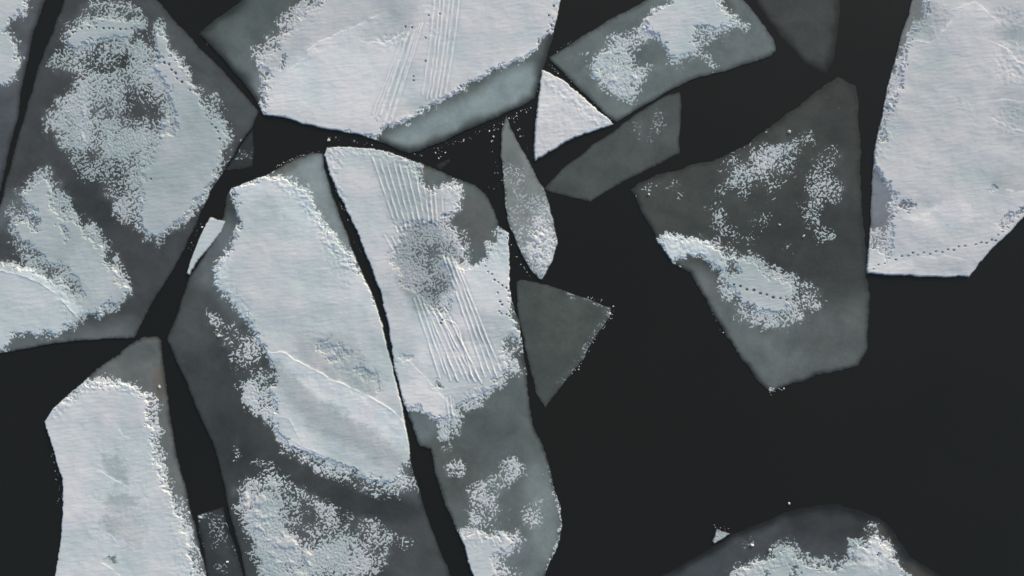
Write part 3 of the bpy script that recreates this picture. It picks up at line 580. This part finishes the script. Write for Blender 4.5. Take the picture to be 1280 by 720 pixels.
g14 = lines((466, 205), (497, 288), (550, 205), (553, 282), 11, .046, 8)
g14 += lines((481, 293), (494, 318), (490, 296), (500, 318), 2, .04, 2)
g14 += lines((554, 318), (606, 470), (569, 322), (628, 472), 4, .055, 4)
g14 += lines((517, 375), (549, 466), (556, 392), (602, 474), 8, .055, 8)
g14 += lines((558, 497), (562, 524), (566, 497), (571, 522), 3, .045, 2)
g14 += [([(560, 400), (568, 404), (574, 414), (580, 436), (590, 470)], .06)]
g14 += lines((598, 664), (603, 680), (618, 660), (626, 680), 4, .03, 3)
floe('ice_floe', 'long central floe with vehicle tracks across its snow and bare grey lower half',
     [(408, 184), (430, 183), (467, 185), (507, 197), (540, 210), (573, 223), (597, 233), (610, 247), (617, 263), (625, 284), (635, 291), (637, 320), (638, 360), (645, 393), (649, 402), (653, 427), (658, 467), (662, 511), (667, 533), (680, 560),
      (689, 596), (700, 631), (703, 658), (698, 684), (682, 716), (672, 750), (660, 783), (612, 783), (591, 720), (578, 676), (560, 640), (544, 591), (538, 561), (524, 556), (504, 502), (493, 458), (484, 400), (477, 370), (467, 343), (453, 307),
      (443, 283), (427, 250), (411, 217), (406, 193)],
     [(102, 113, 112), (ell(590, 275, 26, 34, -30), (100, 106, 105), 16), (ell(520, 210, 16, 10), (120, 120, 114), 8), (ell(600, 540, 50, 28, -10), (92, 102, 102), 24), (ell(560, 590, 40, 40), (92, 100, 98), 30), (ell(676, 640, 20, 60, -8), (130, 144, 144), 24),
      (ell(526, 525, 18, 26, -20), (112, 124, 126), 14), (ell(656, 445, 12, 14), (88, 96, 98), 10), (ell(530, 330, 40, 55), (84, 92, 94), 20), (ell(645, 710, 30, 40), (118, 130, 131), 24)],
     edge=5, edge_col=(56, 61, 61), top=.10, seed=14, hue=0.55, teeth=.4, depth=.17,
     patches=[
        ('snow_field', [
            ([(404, 180), (450, 182), (507, 194), (516, 198), (522, 216), (532, 228), (545, 235), (566, 228), (582, 233), (578, 258), (568, 271), (560, 282), (575, 300), (582, 318), (570, 326), (590, 330), (607, 321), (609, 305), (626, 287), (640, 285), (640, 400), (655, 425),
              (636, 428), (642, 448), (656, 466), (634, 476), (610, 492), (597, 510), (580, 513), (570, 530), (558, 530), (540, 521), (500, 503), (470, 380), (400, 220)], .66, 5),
            ([(404, 180), (450, 182), (507, 194), (513, 202), (520, 218), (530, 231), (545, 239), (566, 232), (578, 237), (575, 256), (565, 268), (552, 277), (555, 292), (568, 310), (565, 325), (580, 336), (607, 326), (612, 308), (627, 291), (640, 287), (640, 400), (655, 420),
              (632, 426), (632, 450), (636, 462), (628, 472), (608, 487), (590, 500), (575, 505), (567, 524), (558, 526), (540, 518), (500, 501), (470, 380), (400, 220)], FULL, 5),
            ([(498, 285), (520, 276), (548, 280), (572, 292), (580, 312), (565, 325), (548, 330), (562, 352), (560, 390), (546, 396), (528, 370), (506, 352), (500, 318)], .72, 24), (ell(505, 335, 8, 22, -30), .72, 16), (ell(556, 345, 7, 16, 10), .86, 8), (ell(548, 368, 11, 22, -10), .50, 16), (ell(512, 312, 12, 18), .66, 14), (ell(535, 345, 16, 20), .56, 20),
            (ell(550, 480, 6, 3, 20), .35, 4), (ell(506, 447, 10, 5, 20), .84, 6), (ell(648, 435, 12, 6, -20), .4, 6), (ell(522, 203, 9, 6, 20), .55, 6)]),
        ('snow_patch', [([(548, 530), (560, 522), (578, 528), (576, 542), (562, 550), (550, 546)], .62, 8), (ell(559, 562, 7, 5), .4, 6)]),
        ('snow_patch', [(ell(569, 583, 14, 9, -10), .46, 9)]),
        ('snow_patch', [([(585, 614), (600, 604), (614, 600), (628, 582), (640, 570), (656, 576), (652, 590), (638, 604), (624, 620), (620, 640), (606, 656), (590, 650), (594, 632)], .70, 10), (ell(610, 640, 20, 20), .4, 16), (ell(608, 622, 12, 8), .85, 8)]),
        ('snow_patch', [(ell(668, 640, 9, 18, 20), .30, 12)]),
        ('snow_patch', [([(570, 666), (590, 661), (610, 664), (644, 662), (658, 672), (655, 682), (632, 692), (622, 702), (645, 722), (640, 760), (590, 760), (565, 700)], .55, 8),
                        ([(570, 668), (590, 665), (625, 668), (648, 668), (646, 680), (628, 688), (618, 700), (625, 722), (620, 760), (590, 760), (565, 700)], FULL, 8)]),
        ('snow_fringe', [([(692, 612), (699, 625), (704, 658), (698, 690), (683, 720), (680, 715), (694, 684), (699, 658), (694, 630)], .62, 3), ([(676, 566), (686, 590), (694, 612), (692, 614), (684, 592)], .2, 3)])],
     tone=[([(380, 150), (720, 150), (720, 800), (380, 800)], .78, 10), ([(450, 200), (500, 200), (560, 250), (550, 290), (500, 300), (480, 260)], .64, 20), (ell(530, 330, 40, 56), .50, 16), (ell(445, 250, 30, 60, -25), .80, 20),
           ([(565, 335), (600, 330), (636, 300), (645, 390), (600, 385)], .92, 16), (ell(590, 400, 40, 14, 10), .74, 14), (ell(560, 430, 40, 40), .88, 20), (ell(490, 375, 12, 30, -15), .72, 12), ([(500, 480), (530, 470), (565, 510), (560, 526), (500, 500)], .90, 10),
           (ell(560, 325, 16, 16), .55, 10), (ell(610, 420, 40, 10), .66, 10), (ell(625, 560, 90, 90), .72, 10)],
     crests=[([(512, 452), (530, 470), (548, 490), (562, 505)], .05, 6, 1), ([(566, 334), (580, 337), (606, 326)], .03, 5, -1)],
     grooves=g14,
     lumps=[([(405, 182), (520, 195), (545, 235), (520, 225), (490, 200), (430, 192), (425, 225), (440, 270), (425, 260), (405, 210)], .05, 8), (ell(570, 245, 16, 18), .035, 8), (ell(622, 305, 14, 18), .028, 8), (ell(640, 445, 18, 26), .05, 8),
            (ell(595, 498, 22, 14, -30), .055, 8), (ell(535, 235, 14, 30), .02, 8), (ell(694, 660, 12, 60, 10), .06, 6), (ell(610, 675, 40, 12), .02, 6), (ell(570, 230, 12, 10), .03, 6)],
     prints=dots([(626.5, 291.5), (620, 297), (615, 306.5), (613, 313), (610, 317), (609, 323), (607, 333), (610, 340), (615, 343), (618, 350), (623, 353), (628, 357), (633, 360), (636, 364), (625, 377), (627.5, 381), (624, 389), (626.5, 392), (633, 393), (637, 395), (642, 393), (619, 303), (634, 298), (622, 366)], 1.2)
            + dots([(542, 322), (546, 316), (551, 404), (553, 400)], 1.3))

floe('ice_floe', 'small very dark plate of thin ice wedged in the channel at the bottom left',
     [(246, 643), (262, 638), (279, 633), (286, 662), (300, 703), (312, 745), (318, 783), (275, 783), (258, 707), (250, 670)],
     [(60, 66, 67)], edge=4, edge_col=(42, 46, 46), top=.035, seed=15, teeth=.5,
     patches=[('frost_patch', [(ell(252, 646, 6, 4), .45, 5), (ell(285, 702, 10, 22, -15), .16, 12), (ell(268, 665, 14, 26, -15), .10, 12)])], tone=[(ell(285, 700, 199, 199), .55, 4)])

floe('ice_floe', 'tiny dim corner of submerged ice beside the large dark upper left floe',
     [(316, 162), (317, 185), (316, 208), (300, 211), (281, 214), (290, 200), (300, 185), (309, 172)],
     [(58, 63, 63)], edge=2.5, edge_col=(46, 50, 50), top=.03, seed=16,
     patches=[('frost_patch', [(ell(304, 195, 10, 5, -20), .10, 6)])], tone=[(ell(304, 195, 99, 99), .35, 4)])

floe('ice_shard', 'white wedge shaped shard of ice lying across the channel at left',
     [(263, 271), (272, 274), (283, 277), (276, 292), (263, 308), (249, 325), (237, 343), (234, 341), (240, 323), (248, 300)],
     [(150, 150, 146)], edge=1, edge_col=(120, 120, 118), top=.16, seed=17, rag=.3, depth=.08, cat='ice shard',
     patches=[('snow_cover', [(ell(260, 305, 60, 60), FULL, 4)])], tone=[(ell(260, 305, 99, 99), .80, 4)])

floe('ice_floe', 'dark floe with blurred edges rising from the bottom edge, ragged snow along its middle',
     [(800, 783), (815, 735), (828, 720), (856, 704), (894, 680), (941, 658), (987, 639), (1019, 631), (1050, 631), (1072, 637), (1100, 649), (1119, 667), (1137, 696), (1172, 717), (1200, 740), (1215, 783)],
     [(78, 84, 87), (ell(1040, 655, 60, 22), (64, 69, 70), 24), (ell(860, 715, 50, 14, -20), (72, 80, 83), 20), (ell(1100, 672, 22, 20, 30), (84, 84, 80), 16), (ell(1150, 715, 26, 16), (82, 82, 80), 14)],
     edge=15, edge_col=(37, 41, 41), top=.04, seed=18, hue=0.2, teeth=.1, rag=.9,
     patches=[('snow_patch', [
        ([(898, 726), (920, 706), (940, 698), (955, 694), (968, 684), (984, 674), (998, 684), (1006, 692), (1035, 698), (1062, 698), (1060, 676), (1080, 674), (1092, 662), (1116, 682), (1122, 698), (1140, 722), (1150, 783), (880, 783)], .5, 6),
        ([(908, 724), (925, 709), (950, 703), (961, 697), (975, 686), (988, 684), (994, 694), (1010, 704), (1031, 707), (1055, 706), (1068, 700), (1064, 680), (1082, 680), (1092, 668), (1110, 684), (1112, 696), (1130, 716), (1137, 728), (1150, 783), (890, 783)], FULL, 5),
        (ell(1035, 706, 30, 5), .6, 6), (ell(992, 716, 3, 9, 10), .3, 3), (ell(1098, 694, 4, 2), .4, 3), (ell(960, 718, 3, 5, -30), .5, 3)]),
        ('snow_dusting', [(ell(940, 680, 14, 5, -30), .14, 8), (ell(990, 668, 24, 10), .04, 8), (ell(1090, 656, 6, 4), .2, 4)])],
     tone=[(ell(1000, 720, 299, 299), .66, 4), (ell(1095, 690, 16, 22), .84, 10)],
     lumps=[(ell(960, 700, 60, 14, -20), .05, 8), (ell(1095, 690, 26, 26), .04, 8), (ell(1035, 706, 40, 10), .03, 8)])

floe('ice_shard', 'small grey white shard floating alone above the dark bottom floe',
     [(895, 661), (903, 664), (911, 666), (905, 671), (899, 675), (892, 679), (890, 676), (893, 669)],
     [(140, 140, 136)], edge=1, edge_col=(110, 110, 106), top=.14, seed=19, rag=.4, teeth=.3, depth=.06, cat='ice shard',
     patches=[('snow_cover', [(ell(900, 669, 14, 12), .78, 8)])], tone=[(ell(900, 669, 99, 99), .62, 4)])

floe('ice_shard', 'faint dark splinter of ice in the black water above the central floe',
     [(545, 207), (552, 203), (561, 199), (563, 202), (556, 208), (549, 212)],
     [(54, 58, 58)], edge=2, edge_col=(42, 46, 46), top=.03, seed=20, rag=.4, cat='ice shard')

# ------------------------------------------------------------------ loose chunks
def chunk_bm(bm, c, s, r):
    g = bmesh.ops.create_icosphere(bm, subdivisions=1, radius=1.0)['verts']
    sx, sy, sz = s * r.uniform(.7, 1.25), s * r.uniform(.6, 1.0), s * r.uniform(.45, .7); an = r.uniform(0, 6.28)
    for v in g:
        q = r.uniform(.75, 1.2); x, y, z = v.co.x * sx * q, v.co.y * sy * q, v.co.z * sz * q
        v.co = (c[0] + x * math.cos(an) - y * math.sin(an), c[1] + x * math.sin(an) + y * math.cos(an), c[2] + z)

def chunk(u, v, size, z, label, group=None):
    r = random.Random(int(u * 31 + v * 7)); bm = bmesh.new()
    chunk_bm(bm, (0, 0, 0), size * M / 2, r)
    me = bpy.data.meshes.new('ice_chunk'); bm.to_mesh(me); bm.free(); me.materials.append(CHUNK)
    o = bpy.data.objects.new('ice_chunk', me); col.objects.link(o); o.location = (wx(u), wy(v), z + size * M * .12)
    tag(o, label, 'ice chunk', group)

for u, v, s, z, l in [
    (986, 165, 5.5, .08, 'white ice chunk on the dark floe above its speckled snow patch'),
    (811, 243, 4.5, .08, 'white ice chunk near the left corner of the large dark right floe'),
    (1004, 295, 4.2, .08, 'white ice chunk on bare dark ice above the footprint drift'),
    (974, 281, 3.2, .08, 'smaller white ice chunk on bare dark ice left of another chunk'),
    (762, 392, 4.5, .08, 'white ice chunk at the right tip of the dark triangular plate'),
    (986, 629, 4.0, .04, 'white ice chunk floating just above the dark bottom floe'),
    (962, 687, 6.5, .08, 'largest white ice chunk on the bottom floe beside its ragged snow'),
    (940, 681, 5.0, .08, 'elongated ice chunk on the bottom floe left of its snow'),
    (1087, 656, 4.0, .08, 'small pale ice chunk on the bottom floe above its right snow peak'),
    (411, 175, 4.0, .03, 'white ice chunk in black water between the top and central floes'),
    (274, 420, 4.5, .12, 'white ice chunk alone on the dark left side of the long left floe'),
    (251, 646, 5.0, .08, 'white ice chunk on the upper corner of the small dark wedged plate'),
    (285, 702, 4.5, .08, 'white ice chunk near the lower right of the small dark wedged plate'),
    (200, 483, 4.0, .12, 'pale ice chunk on the bare upper right edge of the lower left floe'),
    (617, 171, 3.5, .03, 'white ice chunk in the water just left of the leaf shaped sliver'),
    (253, 284, 3.5, .03, 'tiny ice chunk in the channel beside the white wedge shaped shard'),
    (241, 42, 0, 0, '')]:
    if s: chunk(u, v, s, z, l)

def band(pts, n, spread, lo, hi, seed):
    r = random.Random(seed); out = []; seg = list(zip(pts[:-1], pts[1:])); L = [math.dist(a_, b_) for a_, b_ in seg]
    for i in range(n):
        (a_, b_) = r.choices(seg, L)[0]; t = r.random()
        out.append((a_[0] + (b_[0] - a_[0]) * t + r.gauss(0, spread), a_[1] + (b_[1] - a_[1]) * t + r.gauss(0, spread), lo + (hi - lo) * r.random() ** 2.5))
    return out

bits = []
bits += band([(540, 188), (575, 176), (612, 160), (650, 143), (664, 132)], 50, 2.2, .6, 2.4, 1)
bits += band([(527, 193), (545, 196), (556, 190)], 9, 3, .8, 2.6, 2)
bits += band([(612, 150), (617, 165), (619, 205), (622, 235)], 18, 3, .7, 2.6, 3)
bits += band([(642, 148), (655, 175), (668, 205)], 14, 2.0, .6, 2.2, 4)
bits += band([(686, 82), (700, 92), (720, 104), (745, 128), (766, 149)], 34, 1.3, .6, 2.4, 5)
bits += band([(688, 70), (705, 58), (716, 52)], 12, 1.0, .5, 1.6, 6)
bits += band([(672, 95), (670, 118)], 14, 1.5, .6, 2, 7)
bits += band([(66, 565), (71, 590), (74, 620), (72, 650)], 24, 2.2, .5, 1.7, 8)
bits += band([(345, 208), (370, 197), (385, 192), (400, 189)], 40, 1.0, .5, 1.8, 9)
bits += band([(408, 200), (420, 240), (440, 290), (455, 325)], 16, 1.4, .5, 1.6, 10)
bits += band([(412, 172), (440, 176), (470, 183), (500, 194)], 20, 2, .5, 1.8, 11)
bits += band([(769, 384), (760, 404), (745, 422), (730, 448), (712, 472)], 34, 1.0, .5, 2.2, 12)
bits += band([(735, 371), (755, 378)], 10, .9, .6, 1.9, 13)
bits += band([(962, 491), (970, 489), (982, 484)], 14, 1.0, .8, 3, 14)
bits += band([(630, 290), (642, 312), (655, 335), (668, 350)], 13, 1.8, .5, 1.8, 15)
bits += band([(888, 385), (905, 417), (912, 425)], 12, 1.2, .6, 2.0, 16)
bits += band([(890, 658), (914, 662)], 8, 2, .5, 1.4, 17)
bits += band([(250, 280), (243, 300), (236, 318)], 10, 1.6, .5, 1.6, 18)
bits += band([(246, 40), (256, 48), (262, 57)], 9, 1.5, .5, 1.8, 19)
bits += band([(480, 370), (492, 440), (500, 480)], 18, .9, .4, 1.2, 20)
big = sorted(bits, key=lambda b: -b[2])[:60]; small = sorted(bits, key=lambda b: -b[2])[60:]
def near_txt(u, v):
    if 525 <= u <= 612 and 140 < v < 215: return ('crumb of white ice adrift below the teal rim of the top middle floe', 'ice crumbs below the top middle floe')
    if 600 <= u <= 675 and 120 < v < 260: return ('crumb of white ice adrift around the upper tip of the leaf shaped sliver', 'ice crumbs around the leaf shaped sliver')
    if 668 <= u <= 775 and v < 165: return ('crumb of white ice in the crack beside the small bright triangular floe', 'ice crumbs beside the bright triangular floe')
    if u < 90: return ('crumb of white ice in the black water left of the lower left floe', 'ice crumbs left of the lower left floe')
    if 335 <= u <= 525 and v < 215: return ('crumb of white ice in the crack under the top middle floe', 'ice crumbs in the crack under the top middle floe')
    if 700 <= u <= 780 and v > 360: return ('crumb of white ice along the right edge of the dark triangular plate', 'ice crumbs on the edge of the dark triangular plate')
    if u > 880 and 460 < v < 510: return ('crumb of white ice at the bottom tip of the large dark right floe', 'ice crumbs at the tip of the dark right floe')
    return ('crumb of white ice floating in a narrow crack between two floes', 'ice crumbs in the cracks')
for u, v, s in big:
    l, g = near_txt(u, v)
    r = random.Random(int(u * 31 + v * 7)); bm = bmesh.new(); chunk_bm(bm, (0, 0, 0), s * M / 2, r)
    me = bpy.data.meshes.new('ice_crumb'); bm.to_mesh(me); bm.free(); me.materials.append(CHUNK)
    o = bpy.data.objects.new('ice_crumb', me); col.objects.link(o); o.location = (wx(u), wy(v), .03); tag(o, l, 'ice crumb', g)
bm = bmesh.new(); r = random.Random(3)
for u, v, s in small: chunk_bm(bm, (wx(u), wy(v), .02), s * M / 2, r)
me = bpy.data.meshes.new('brash_ice'); bm.to_mesh(me); bm.free(); me.materials.append(CHUNK)
o = bpy.data.objects.new('brash_ice', me); col.objects.link(o)
tag(o, 'fine white brash ice sprinkled along the cracks between floes', 'brash ice', kind='stuff')
print('snow faces', sum(STATS))
